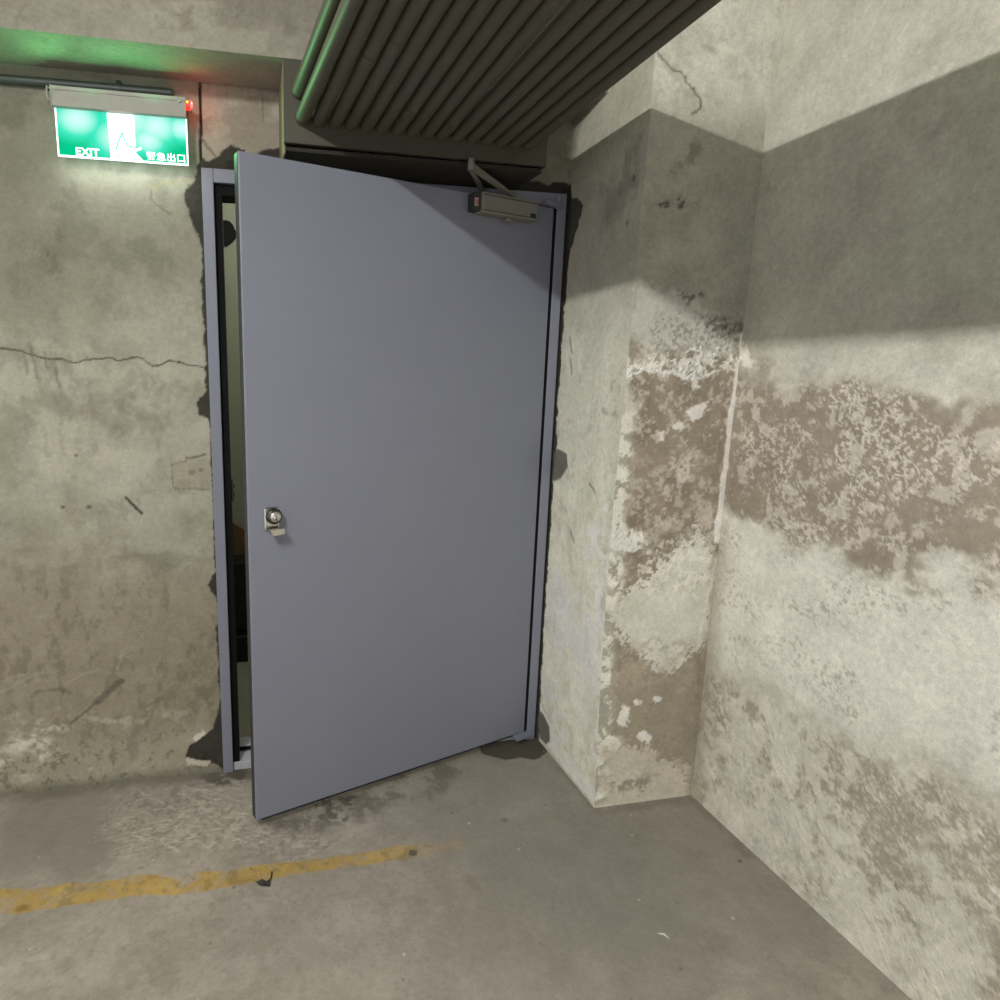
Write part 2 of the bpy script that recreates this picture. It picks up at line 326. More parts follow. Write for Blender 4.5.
def paint_front(P):     # pillar face towards the viewer; P = (x, z)
    s = Stain(P, (178, 176, 163)); x, z = P[:, 0], P[:, 1]
    s.put(s.n(3, .4, .66, 1), (196, 193, 180), .6); s.put(s.n(9, .48, .7, 2), (158, 155, 142), .5)
    s.put(s.n(30, .6, .72, 3), (150, 146, 132), .4)
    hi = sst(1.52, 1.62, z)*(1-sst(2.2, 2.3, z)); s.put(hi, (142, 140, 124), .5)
    s.put(s.poly([(1.259, 2.362), (1.343, 2.319), (1.395, 2.285), (1.438, 2.197), (1.386, 2.22), (1.306, 2.303)], .01, .03)*s.n(14, .42, .6, 5), (150, 147, 134), .7, -.3)
    s.put(s.line([(1.266, 2.362), (1.293, 2.335), (1.317, 2.322), (1.353, 2.307), (1.386, 2.277), (1.415, 2.253), (1.421, 2.228), (1.397, 2.207)], .003, .002, .006), (96, 92, 82), .8, -.4)
    s.put(s.poly([(1.399, 2.388), (1.436, 2.4), (1.451, 2.381), (1.413, 2.377)], .01, .01), (120, 117, 106), .6)
    s.put(s.poly([(1.26, 1.965), (1.315, 1.966), (1.354, 1.976), (1.447, 1.976), (1.415, 1.961), (1.333, 1.956), (1.268, 1.955)], .004, .012, 40)*s.n(40, .36, .52, 6), (70, 66, 56), .85)
    s.put(s.poly([(1.392, 2.167), (1.431, 2.117), (1.397, 2.061), (1.332, 2.056), (1.365, 2.112)], .015, .02)*s.n(24, .42, .6, 16), (96, 93, 80), .55)
    # damp brown field with white bloom
    damp = s.poly([(1.278, 1.571), (1.456, 1.604), (1.649, 1.615), (1.877, -0.0924), (1.246, -0.0051), (1.25, 0.4056), (1.265, 0.7551), (1.266, 1.149), (1.271, 1.397)], .02, .03, 9)
    s.put(damp, DAMP, .92, -.4); s.put(damp*s.n(22, .52, .68, 7), (146, 136, 120), .5)
    s.put(damp*s.n(5, .5, .68, 8), (110, 101, 86), .6)
    speck = s.poly([(1.27, 1.547), (1.649, 1.615), (1.658, 1.271), (1.267, 1.244)], .02, .03)
    s.put(speck*s.n(60, .56, .63, 9), (188, 182, 168), .55)
    up = s.poly([(1.252, 1.743), (1.445, 1.698), (1.626, 1.599), (1.604, 1.547), (1.462, 1.544), (1.271, 1.541)], .02, .03); s.put(up, (190, 187, 176), .9)  # lit strip just below the pipe shadow, painted in as a paler tone
    s.put(s.poly([(1.348, 1.651), (1.644, 1.651), (1.623, 1.535), (1.324, 1.548)], .03, .03)*s.n(110, .52, .6, 10), (104, 98, 86), .55)
    s.put(s.poly([(1.395, 1.719), (1.495, 1.717), (1.474, 1.681), (1.412, 1.685)], .01, .02)*s.n(90, .42, .58, 19), (64, 61, 54), .7)
    s.put(s.poly([(1.503, 1.647), (1.635, 1.638), (1.634, 1.59), (1.519, 1.599)], .01, .02)*s.n(90, .42, .58, 18), (60, 57, 50), .6)
    # crusty white tide line
    crust = s.poly([(1.261, 1.541), (1.36, 1.531), (1.462, 1.55), (1.633, 1.547), (1.633, 1.486), (1.576, 1.482), (1.507, 1.463), (1.417, 1.48), (1.331, 1.482), (1.271, 1.464)], .006, .028, 22)
    rim = np.abs(fbm(P, 26, 4, 11)-.5); s.put(crust*(1-sst(.03, .09, rim)), (226, 224, 214), .95, 1.0)
    s.put(crust*s.n(34, .44, .56, 12), (212, 208, 196), .7, .6)
    s.put(s.line([(1.297, 1.482), (1.347, 1.488), (1.407, 1.477), (1.472, 1.463), (1.521, 1.466), (1.568, 1.488)], .006, .004, .012, 20), (228, 226, 216), .85, .9)
    s.put(s.line([(1.445, 1.544), (1.489, 1.554), (1.54, 1.54), (1.565, 1.546)], .005, .004, .014, 20), (220, 217, 206), .8, .9)
    for a in ([(1.482, 1.37), (1.516, 1.386), (1.558, 1.392), (1.541, 1.354), (1.501, 1.326)], [(1.441, 1.323), (1.465, 1.333), (1.478, 1.311), (1.454, 1.304)], [(1.384, 1.299), (1.405, 1.302), (1.411, 1.273), (1.393, 1.274)], [(1.49, 1.457), (1.508, 1.454), (1.51, 1.435), (1.496, 1.435)]):
        s.put(s.poly(a, .004, .010, 40), (222, 219, 208), .9, .8)
    s.put(s.poly([(1.434, 1.226), (1.504, 1.241), (1.526, 1.144), (1.458, 1.106)], .02, .03)*s.n(40, .46, .58, 13), (200, 194, 182), .65, .4)
    s.put(s.poly([(1.325, 1.18), (1.614, 1.175), (1.62, 0.975), (1.347, 0.9523)], .03, .04)*s.n(50, .5, .6, 23), (178, 170, 156), .6, .3)
    s.put(s.bloom([(1.356, 1.227), (1.591, 1.24), (1.611, 0.9584), (1.528, 0.9617), (1.39, 0.8837)], .06, 110, 41, k=1.0)*s.n(9, .46, .62, 42), (186, 179, 166), .6, .3)
    s.put(s.bloom([(1.286, 0.5099), (1.613, 0.5549), (1.668, 0.0167), (1.3, 0.0261)], .06, 70, 43, k=2.4), (148, 140, 122), .6)
    s.put(s.bloom([(1.28, 0.2262), (1.458, 0.1905), (1.627, 0.0931), (1.639, -0.0194), (1.276, -0.0015)], .05, 80, 44, k=2.0), (192, 186, 170), .7, .3)
    # flaked edge beside the outer corner
    e = (1-sst(1.285, 1.335, x+(fbm(P, 11, 5, 14)-.5)*.09))*(1-sst(1.32, 1.45, z))
    s.put(e, (156, 152, 138), .7); s.put(e*s.n(26, .45, .57, 15), LIME, .9, .8)
    s.put(s.poly([(1.203, 0.9909), (1.327, 0.9763), (1.382, 0.9675), (1.378, 0.9344), (1.321, 0.9203), (1.25, 0.9301)], .006, .016, 30)*s.n(30, .34, .5, 17), (218, 215, 202), .95, .8)
    # broad white bloom and lower damp
    b = s.bloom([(1.302, 0.7391), (1.362, 0.8005), (1.458, 0.8566), (1.48, 0.93), (1.53, 0.9448), (1.553, 1.004), (1.571, 1.01), (1.592, 0.9252), (1.637, 0.8718), (1.658, 0.6954), (1.632, 0.5896), (1.576, 0.5397), (1.535, 0.4958), (1.447, 0.4961), (1.385, 0.5551), (1.338, 0.5836), (1.294, 0.6673)], .055, 90, 14)
    s.put(b, (190, 188, 177), .92, .4); s.put(b*s.n(7, .45, .65, 24), (178, 176, 160), .7)
    s.put(s.poly([(1.353, 0.8854), (1.639, 0.9742), (1.673, 0.7653), (1.422, 0.7454)], .03, .04)*s.n(60, .46, .56, 25), (206, 202, 190), .75, .5)
    s.put(s.poly([(1.306, 0.6142), (1.57, 0.5943), (1.591, 0.4099), (1.329, 0.4343)], .02, .03)*s.n(44, .48, .58, 26), (150, 142, 124), .6)
    for a in ([(1.33, 0.3393), (1.349, 0.3815), (1.374, 0.3495), (1.372, 0.2905), (1.341, 0.3013)], [(1.412, 0.2675), (1.442, 0.2755), (1.473, 0.2344), (1.455, 0.2213), (1.419, 0.2405)], [(1.453, 0.4007), (1.479, 0.4056), (1.486, 0.3754), (1.463, 0.3739)], [(1.385, 0.3962), (1.4, 0.3984), (1.405, 0.3796), (1.391, 0.3773)], [(1.291, 0.2733), (1.345, 0.2562), (1.343, 0.1926), (1.289, 0.2102)], [(1.553, 0.11), (1.568, 0.1159), (1.57, 0.0961)]):
        s.put(s.poly(a, .003, .012, 40), (212, 208, 194), .9, .8)
    s.put(s.poly([(1.263, 0.2505), (1.418, 0.2104), (1.511, 0.1345), (1.626, 0.101), (1.648, -0.0206), (1.269, -0.0162)], .02, .03)*s.n(16, .36, .6, 27), (176, 170, 153), .8, .2)
    s.put(s.poly([(1.319, 0.1197), (1.506, 0.108), (1.473, 0.0421), (1.326, 0.042)], .02, .02)*s.n(40, .44, .56, 28), (104, 96, 82), .7)
    s.put((1-sst(0, .03, z+(fbm(P, 30, 4, 29)-.5)*.02)), (186, 180, 164), .7)
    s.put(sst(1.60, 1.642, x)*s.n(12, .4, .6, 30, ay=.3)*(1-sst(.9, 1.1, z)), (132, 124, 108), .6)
    s.put(s.line([(1.649, 1.59), (1.646, 1.446), (1.639, 1.303), (1.637, 1.141), (1.636, 0.9404)], .013, .006, .008, 14), (222, 219, 206), .92, .9)
    s.put(s.line([(1.629, 0.8722), (1.618, 0.6803), (1.609, 0.5914)], .008, .008, .012, 14), (196, 192, 176), .7, .5)
    s.c = np.minimum(s.c*np.array([1.42, 1.43, 1.46])*(1-.25*sst(1.5, 1.65, z)*(1-sst(2.15, 2.25, z)))[:, None], np.array([.82, .80, .745]))  # colour also dimmed across the band where the pipe shadow falls
    return s
def paint_right(P):     # right-hand wall; P = (y, z)
    s = Stain(P, (178, 175, 162)); y, z = P[:, 0], P[:, 1]
    s.put(s.n(2.5, .4, .66, 1), (192, 189, 176), .6); s.put(s.n(8, .48, .7, 2), (156, 152, 138), .5)
    s.put(sst(1.45, 1.6, z), (146, 143, 128), .5)
    zz = z+(fbm(P, 5, 5, 3)-.5)*.3
    d = sst(.98, 1.05, zz)*(1-sst(1.42, 1.5, zz)); s.put(d, DAMP, .85, -.3); s.put(d*s.n(120, .5, .6, 4)*s.n(8, .42, .6, 14), (196, 190, 178), .75, .5); s.put(d*s.n(30, .56, .66, 24), (190, 184, 171), .6, .4)
    w = sst(.55, .68, zz)*(1-sst(.98, 1.06, zz)); s.put(w, (198, 196, 184), .8, .3)
    s.put(w*s.n(110, .55, .64, 5)*s.n(7, .42, .6, 15), (140, 132, 116), .6)
    l = (1-sst(.5, .62, zz)); s.put(l*s.n(6, .42, .6, 6), (138, 130, 114), .85, -.3)
    s.put(l*s.n(24, .48, .6, 7), (190, 186, 171), .75, .5); s.put(l*s.n(100, .54, .62, 17), (190, 186, 171), .5, .3)
    s.put(s.line([(-0.4651, 1.538), (-0.5005, 1.522)], .02, .01, .02), (214, 210, 198), .8, .6)
    s.put((1-sst(.06, .2, z+(fbm(P, 14, 4, 8)-.5)*.16))*s.n(18, .35, .6, 9), (196, 190, 174), .7)
    s.put(sst(-.55, -.455, y+(fbm(P, 10, 4, 10)-.5)*.06)*(1-sst(.9, 1.1, z)), (138, 131, 114), .65)
    s.c = np.minimum(s.c*np.array([1.36, 1.37, 1.40]), np.array([.82, .80, .745]))
    return s
pz = axis([(0, 2.58, .0042), (2.58, ZC, .1)])
bul = lambda z: -.019*np.sin(PI*np.clip(z/1.85, 0, 1))   # corner bowed at mid height to stand in for lens distortion
pil = empty('wall_pillar', (0, 0, 0)); tag(pil, kind='structure')
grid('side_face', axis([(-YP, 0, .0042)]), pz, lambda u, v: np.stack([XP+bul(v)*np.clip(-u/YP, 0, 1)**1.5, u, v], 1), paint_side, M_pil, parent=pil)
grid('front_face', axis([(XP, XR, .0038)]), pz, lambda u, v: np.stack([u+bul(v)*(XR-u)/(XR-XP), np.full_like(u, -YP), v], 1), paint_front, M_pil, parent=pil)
wr = grid('wall_right', axis([(-3.6, -1.75, .09), (-1.75, -YP, .0046)]), pz, lambda u, v: np.stack([np.full_like(u, XR), u, v], 1), paint_right, M_pil)
tag(wr, kind='structure')

# ------------------------------------------------------------------ floor
def paint_floor(P):
    s = Stain(P, (143, 137, 125)); x, y = P[:, 0], P[:, 1]
    s.put(s.n(2, .4, .64, 1), (130, 125, 113), .6); s.put(s.n(6, .46, .68, 2), (156, 150, 138), .5)
    s.put(s.n(20, .55, .72, 3), (128, 122, 110), .45); s.put(s.n(60, .6, .72, 13), (112, 106, 95), .3)
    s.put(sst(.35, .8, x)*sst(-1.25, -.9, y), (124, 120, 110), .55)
    s.put(s.poly([(1.027, -0.5239), (1.262, -0.4933), (1.34, -0.8041), (1.098, -0.9693), (0.851, -0.889), (0.8135, -0.7022)], .12, .1, 3), (120, 119, 108), .55)
    s.put(s.poly([(-0.7579, -0.0261), (-0.5691, -0.0056), (-0.3841, -0.0976), (-0.3067, -0.3602), (-0.4568, -0.4561), (-0.6283, -0.4229)], .04, .05, 6), (122, 117, 107), .7)
    scr = s.poly([(-0.3841, -0.0976), (-0.1218, -0.0003), (0.1288, -0.1956), (0.3457, -0.417), (0.2406, -0.5093), (-0.0597, -0.4513), (-0.3067, -0.3602)], .06, .06, 6)
    s.put(scr*s.n(70, .45, .6, 5, ax=.6, ay=1.6)*s.n(9, .38, .6, 15), (170, 164, 148), .6, .3); s.put(scr*s.n(44, .54, .66, 6, ax=1.3), (104, 98, 86), .5, -.2)
    for i in range(130):
        u = random.uniform(-.3, .35); v = random.uniform(-.38, -.06); a = random.uniform(-.9, .2); l = random.uniform(.02, .09)
        s.put(s.line([(u, v), (u+l*math.cos(a), v+l*math.sin(a))], .0016, .0016, .004, seed=i), (192, 186, 170), .5)
    s.put(s.poly([(0.1254, -0.3112), (0.4071, -0.2263), (0.8115, -0.113), (0.9248, -0.1345), (0.6798, -0.3009), (0.3868, -0.3614), (0.2183, -0.3972)], .03, .04, 8)*s.n(14, .34, .58, 8), (92, 87, 76), .75)
    s.put(s.poly([(0.3005, -0.2284), (0.4776, -0.2341), (0.4211, -0.3579), (0.305, -0.3457)], .01, .02, 16)*s.n(34, .46, .6, 9), (50, 47, 40), .7)
    s.put(s.poly([(-0.1045, 0.0674), (0.0305, 0.0155), (0.0969, -0.0229), (0.0887, -0.0955), (0.0106, -0.0926), (-0.0843, -0.0261)], .015, .02, 16)*s.n(20, .3, .52, 10), (62, 58, 49), .8)
    s.put(s.poly([(-0.0076, 0.0623), (0.1427, 0.0205), (0.4062, 0.0318), (0.139, -0.0931), (0.0457, -0.0508)], .02, .01), (60, 57, 49), .7)
    # dark floor along the wall foot
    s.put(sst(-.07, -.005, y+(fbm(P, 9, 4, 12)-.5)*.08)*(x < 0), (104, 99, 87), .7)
    s.put(s.line([(-0.6082, 0.0432), (-0.5744, 0.0428)], .006, .004, .004), (222, 216, 200), .9); s.put(s.line([(-0.4143, 0.0679), (-0.3717, 0.0662)], .004, .004, .004), (206, 200, 184), .8)
    for px in ([(1.257, -0.2173), (1.27, -0.4791), (1.425, -0.4765), (1.623, -0.4756), (1.627, -0.6195), (1.62, -0.7584)],):
        s.put(s.line(px, .016, .016, .012), (108, 103, 92), .6)
    # raw mortar below the hinge
    s.put(s.poly([(1.012, 0.0115), (1.103, 0.0018), (1.173, 0.0115), (1.257, 0.019), (1.283, -0.0015), (1.264, -0.0949), (1.218, -0.1357), (1.182, -0.1496), (1.137, -0.1203), (1.074, -0.1292), (1.028, -0.0998), (0.9941, -0.0583)], .004, .008, 20), (66, 63, 53), .95, -.4)
    # worn yellow bay line
    yl = s.poly([(-0.6416, -0.4624), (-0.5332, -0.4721), (-0.4517, -0.4765), (-0.3406, -0.4864), (-0.2297, -0.4843), (-0.1135, -0.5107), (-0.0566, -0.5058), (0.0898, -0.5095), (0.2402, -0.5134), (0.4267, -0.5149), (0.5555, -0.513), (0.6212, -0.512), (0.6865, -0.5154), (0.7713, -0.5131), (0.7499, -0.555), (0.672, -0.5622), (0.5805, -0.5663), (0.48, -0.564), (0.3259, -0.5635), (0.1763, -0.5669), (0.0602, -0.5718), (-0.0523, -0.5805), (-0.1633, -0.5701), (-0.2729, -0.5598), (-0.4305, -0.5615), (-0.5324, -0.5626), (-0.6116, -0.5506)], .004, .007, 14)
    wear = s.n(16, .36, .5, 20)*.5+.5; fade = 1-sst(.35, .72, x)*.75
    hole = s.poly([(-0.2029, -0.4734), (-0.1395, -0.4775), (-0.0675, -0.5157), (-0.082, -0.552), (-0.1211, -0.552)], .012, .03, 12)
    ym = yl*wear*fade*(1-hole*.9); s.put(ym, (160, 133, 68), .9); s.put(ym*s.n(10, .5, .66, 21), (172, 146, 82), .6)
    s.put(yl*s.n(30, .58, .68, 22), (118, 100, 62), .5); s.put(s.spot([(-0.5326, -0.5452)][0], .018, .012), (120, 96, 50), .8)
    for px, r in (([(0.5891, -0.5462)], .014), ):
        s.put(s.spot(px[0], r, r, .15), (78, 74, 66), .95)
    s.put(s.poly([(0.6979, -0.6954), (0.7329, -0.6666), (0.744, -0.7044), (0.739, -0.734)], .01, .012), (116, 110, 98), .7)
    s.put(s.line([(0.1005, -0.568), (0.1232, -0.584), (0.1457, -0.5961)], .0025, .002, .003), (66, 60, 48), .8)
    s.put(s.spot([(0.9294, -0.4554)][0], .012), (96, 91, 82), .8); s.put(s.spot([(1.573, -0.771)][0], .006), (60, 56, 50), .9)
    for ln in ([(0.9659, -0.7551), (0.9331, -0.8013), (0.9086, -0.8499)], [(0.9236, -0.5974), (0.9323, -0.6514)]): s.put(s.line(ln, .002, .002, .003), (104, 98, 88), .5)
    for i in range(60):
        q = (random.uniform(-.6, 1.4), random.uniform(-1.15, -.1)); r = random.uniform(.002, .005)
        s.put(s.spot(q, r), random.choice([(196, 190, 176), (86, 80, 70), (92, 86, 76)]), .8)
    s.c = s.c*np.array([1.20, 1.19, 1.22])
    return s
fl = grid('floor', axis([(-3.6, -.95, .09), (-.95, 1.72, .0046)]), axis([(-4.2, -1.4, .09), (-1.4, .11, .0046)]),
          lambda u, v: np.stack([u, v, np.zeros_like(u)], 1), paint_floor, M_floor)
tag(fl, kind='structure')

# ------------------------------------------------------------------ beam and ceiling
def paint_beam(P):
    s = Stain(P, (150, 146, 132)); s.put(s.n(3, .4, .64, 1), (166, 162, 148), .6)
    s.put(s.n(5, .5, .68, 2, ax=.5), (118, 112, 102), .6); s.put(s.n(22, .56, .7, 3), (126, 121, 110), .4)
    s.put(s.poly([(-0.1092, 2.433), (0.157, 2.457), (0.2951, 2.422), (0.1558, 2.413), (-0.0323, 2.407)], .02, .02, 12)*s.n(18, .42, .6, 4), (96, 88, 80), .55)
    return s
beam = empty('ceiling_beam'); tag(beam, kind='structure')
grid('beam_front', axis([(-3.6, -.9, .09), (-.9, XP, .006)]), axis([(ZB, ZC, .006)]), lambda u, v: np.stack([u, np.full_like(u, -YB), v], 1), paint_beam, M_wall, parent=beam)
def paint_soffit(P):
    s = Stain(P, (150, 147, 134)); s.put(s.n(5, .45, .68, 2), (136, 132, 120), .5); return s
grid('beam_underside', axis([(-3.6, -.9, .09), (-.9, XP, .01)]), axis([(-YB, 0, .01)]), lambda u, v: np.stack([u, v, np.full_like(u, ZB)], 1), paint_soffit, M_wall, parent=beam)
bm = nb(); box(bm, -3.6, XR+.1, -4.2, .1, ZC, ZC+.08)
M_ceil = mat('ceiling_cement', (150, 147, 134), .9, noise=.12, nscale=4, bump=.2)
tag(obj('ceiling', bm, M_ceil), kind='structure')

# ------------------------------------------------------------------ room beyond the gap
M_pale = mat('pale_green_paint', (164, 166, 148), .7, noise=.08, nscale=5, bump=.1)
bm = nb()
box(bm, -.42, -.36, .12, 1.3, 0, 2.6); box(bm, -.42, 1.7, 1.24, 1.3, 0, 2.6); box(bm, 1.64, 1.7, .12, 1.24, 0, 2.6)
box(bm, -.36, .0, .12, .16, 0, 2.6); box(bm, 1.25, 1.64, .12, .16, 0, 2.6); box(bm, 0, 1.25, .12, .16, 2.1, 2.6)
tag(obj('wall_vestibule', bm, M_pale), kind='structure')
bm = nb(); box(bm, -.42, 1.7, .11, 1.3, -.05, 0)
tag(obj('floor_vestibule', bm, M_ceil), kind='structure')
bm = nb(); box(bm, -.42, 1.7, .12, 1.3, 2.6, 2.65)
tag(obj('ceiling_vestibule', bm, M_pale), kind='structure')

bm = nb(); prism(bm, [(.045+.05*(1+.3*random.random())*math.cos(t*PI/9), 2.16+.055*(1+.3*random.random())*math.sin(t*PI/9)) for t in range(18)], 1.232, 1.2398)
tag(obj('trim_1', bm, mat('broken_hole', (14, 13, 11), .9)), kind='structure')
# ------------------------------------------------------------------ door frame
M_steel = mat('grey_lilac_steel_paint', (127, 130, 143), .40, noise=.02, nscale=6, bump=.03, bscale=240, spec=.4)
M_edge = mat('dark_leaf_edge', (50, 52, 51), .6, noise=.06)  # free edge of the leaf, darker than its faces
M_black = mat('black_rubber', (9, 9, 9), .75, noise=.1, spec=.2)
M_sill = mat('bare_galvanised_sill', (188, 189, 196), .4, metal=.15, noise=.12, nscale=40)
M_chrome = mat('satin_chrome', (214, 214, 208), .16, metal=1.0, noise=.04)
M_dkchrome = mat('tarnished_chrome', (92, 90, 84), .3, metal=1.0, noise=.1)
fr = empty('door_frame', (0, 0, 0)); tag(fr, kind='structure')
bm = nb(); box(bm, 0, .036, -.012, .10, 0, H, .002); obj('jamb', bm, M_steel, fr)
bm = nb(); box(bm, 1.2123, W, -.012, .10, 0, H, .002); obj('jamb', bm, M_steel, fr)
bm = nb(); box(bm, .0365, 1.2118, -.012, .10, 2.0586, H, .002); obj('header', bm, M_steel, fr)
bm = nb(); box(bm, .036, .06, .006, .10, .031, 2.0586); box(bm, 1.19, 1.2123, .05, .10, .031, 2.0586); box(bm, .06, 1.19, .006, .10, 2.026, 2.0586)
obj('seal', bm, M_black, fr)
bm = nb(); box(bm, 1.2042, 1.212, -.0095, -.001, .035, 2.0505); obj('hinge_gap_dark', bm, M_black, fr)  # black strip standing in for the darkness of the hinge gap
bm = nb(); box(bm, .0605, 1.189, .0765, .0797, .032, .046); obj('sill_shade', bm, M_black, fr)  # black strip in place of the shade on the rear sill's front
bm = nb(); box(bm, .0365, 1.2118, .0, .072, 0, .031, .002); box(bm, .0605, 1.189, .080, .143, .0, .05, .002)
obj('threshold', bm, M_sill, fr)
bm = nb(); box(bm, .0605, .067, .055, .085, 1.02, 1.095, .002); box(bm, .0665, .0715, .06, .08, 1.035, 1.05, .001); box(bm, .0665, .0715, .06, .08, 1.065, 1.08, .001)
obj('strike_plate', bm, M_dkchrome, fr)

# ------------------------------------------------------------------ door leaf (local: x runs back from the hinge as -s, y=0 front face)
A = .3065; DW, TH, Z0, Z1 = 1.144, .0359, .037, 2.0516
door = empty('door_1', (1.2033, -.008, 0), A)
tag(door, 'large plain grey-lilac steel fire door standing ajar, hinged at the pillar side', 'door', kind='structure')
bm = nb(); box(bm, -DW, 0, 0, TH, Z0, Z1, .003, 2)
leaf = obj('door_leaf', bm, M_steel, door)
bm = nb(); box(bm, -DW-.0012, -DW+.004, .0045, TH-.0035, Z0+.003, Z1-.003, .0004, 1); obj('edge_strip', bm, M_edge, door)
bm = nb(); box(bm, -DW+.02, -.02, .006, TH-.006, Z0-.008, Z0); obj('drop_seal', bm, M_black, door)
# lock
lx, lz = -1.068, 1.0457
bm = nb(); box(bm, lx-.028, lx+.020, -.009, .0, lz-.042, lz+.026, .004, 3); lock = obj('lock', bm, M_chrome, door)
def ycyl(bm, x, z, rad, y0, y1, n=36, bev=.0):
    if bev: prof = [(y0, rad-bev), (y0+bev*.4, rad-bev*.35), (y0+bev, rad), (y1, rad)]
    else: prof = [(y0, rad), (y1, rad)]
    rings = [[bm.verts.new((x+r*math.cos(2*PI*j/n), y, z+r*math.sin(2*PI*j/n))) for j in range(n)] for y, r in prof]
    for a, b in zip(rings, rings[1:]):
        for j in range(n): bm.faces.new((a[j], a[(j+1) % n], b[(j+1) % n], b[j]))
    bm.faces.new(rings[0][::-1]); bm.faces.new(rings[-1])
    bmesh.ops.recalc_face_normals(bm, faces=bm.faces)
bm = nb(); ycyl(bm, lx, lz, .0245, -.026, -.008, bev=.006); obj('lock_collar', bm, M_dkchrome, lock, True, True)
bm = nb(); ycyl(bm, lx, lz, .0165, -.032, -.0255, bev=.002); obj('lock_cylinder', bm, M_chrome, lock, True, True)
bm = nb(); ycyl(bm, lx, lz-.003, .0075, -.0350, -.0315, bev=.001); obj('key_plug', bm, M_chrome, lock, True, True)
bm = nb(); box(bm, lx-.0012, lx+.0012, -.0354, -.0349, lz-.0085, lz+.0025); obj('keyway', bm, M_black, lock)
bm = nb()
prism(bm, [(lx-.021, lz-.037), (lx+.025, lz-.035), (lx+.025, lz-.052), (lx-.012, lz-.056)], -.040, -.022)
bmesh.ops.bevel(bm, geom=[e for e in bm.edges if e.calc_length() > .012], offset=.0018, segments=2, affect='EDGES')
tab = obj('pull_tab', bm, M_chrome, lock)
bm = nb(); box(bm, lx-.010, lx+.014, -.024, -.0085, lz-.050, lz-.040, .001, 1); obj('tab_neck', bm, M_dkchrome, lock)
# closer
M_alu = mat('closer_silver_paint', (126, 125, 115), .5, metal=.1, noise=.05, nscale=30)
M_alud = mat('closer_groove', (52, 52, 50), .6)
cl = obj('closer', box(nb(), -.3505, -.112, -.042, .0, 1.986, 2.050, .004, 3), M_alu, door)
bm = nb(); box(bm, -.378, -.3505, -.036, .0, 1.990, 2.046, .003, 2); obj('end_cap', bm, M_alud, cl)
bm = nb(); box(bm, -.349, -.113, -.0432, -.0419, 2.0395, 2.042); box(bm, -.349, -.15, -.0432, -.0419, 1.9935, 1.9955); obj('groove', bm, M_alud, cl)
M_lab = mat('closer_label', (40, 44, 50), .4); M_stick = mat('sticker_paper', (196, 170, 166), .6); M_red = mat('sticker_red', (140, 40, 38), .6)
bm = nb(); box(bm, -.146, -.122, -.0436, -.0419, 1.993, 2.008); nm = obj('name_plate', bm, M_lab, cl)
bm = nb(); box(bm, -.377, -.3625, -.0366, -.0358, 2.004, 2.028); st = obj('sticker', bm, M_stick, cl)
bm = nb(); tube(bm, [(-.3697+.005*math.cos(t*PI/8), -.0368, 2.016+.0075*math.sin(t*PI/8)) for t in range(17)], .0011, 6); tube(bm, [(-.373, -.0368, 2.011), (-.3665, -.0368, 2.021)], .001, 6)
obj('sticker_mark', bm, M_red, st)
bm = nb(); box(bm, -.238, -.216, -.034, -.012, 1.972, 1.986, .003, 2); obj('spindle_cap', bm, M_alu, cl)
# arms: spindle on top of the body -> elbow -> bracket on the frame header (frame point brought into door coordinates)
def todoor(p):
    v = Vector(p)-Vector((1.2033, -.008, 0)); return Vector((v.x*math.cos(A)+v.y*math.sin(A), -v.x*math.sin(A)+v.y*math.cos(A), v.z))
sp = Vector((-.205, -.020, 2.058)); el = Vector((-.437, -.09, 2.098)); br = todoor((.9300, -.022, 2.086))
def bar(bm, a, b, w0, w1, t):
    a, b = Vector(a), Vector(b); d = (b-a).normalized(); s = d.cross(Vector((0, 0, 1))).normalized(); u = s.cross(d)
    vs = []
    for p, w in ((a, w0), (b, w1)):
        for i, j in ((-1, -1), (1, -1), (1, 1), (-1, 1)): vs.append(bm.verts.new(p+s*i*w/2+u*j*t/2))
    for f in ((0, 1, 2, 3), (7, 6, 5, 4), (0, 4, 5, 1), (1, 5, 6, 2), (2, 6, 7, 3), (3, 7, 4, 0)): bm.faces.new([vs[k] for k in f])
    bmesh.ops.recalc_face_normals(bm, faces=bm.faces)
bm = nb(); bar(bm, sp, el, .014, .024, .009); tube(bm, [sp-Vector((0, 0, .010)), sp+Vector((0, 0, .008))], .009, 16)
arm = obj('closer_arm', bm, M_alu, cl)
bm = nb(); tube(bm, [el-Vector((0, 0, .012)), el+Vector((0, 0, .006)), el+Vector((0, 0, .02)), el+Vector((0, 0, .024))], [.011, .011, .010, .006], 16); obj('elbow_pin', bm, M_alu, arm, True, True)
bm = nb(); bar(bm, el-Vector((0, 0, .008)), br, .014, .014, .007); tube(bm, [br-Vector((0, 0, .008)), br+Vector((0, 0, .008))], .009, 16); obj('forearm', bm, M_alu, arm)
bm = nb(); c0 = br; box(bm, c0.x-.022, c0.x+.022, c0.y-.006, c0.y+.012, c0.z-.012, c0.z-.006, .001, 1); obj('header_bracket', bm, M_alu, arm)
# pivot hinges
for z0, z1, cap in ((2.0525, 2.066, 1), (.020, .0365, 0)):
    bm = nb(); box(bm, -.058, .020, -.024, .002, z0, z1, .0012, 1); hg = obj('pivot_hinge', bm, M_steel, door)
    bm = nb(); tube(bm, [(.012, -.006, z0-.004), (.012, -.006, z1+(.022 if cap else .004))], .011, 18); obj('pivot_pin', bm, M_steel, hg, True, True)

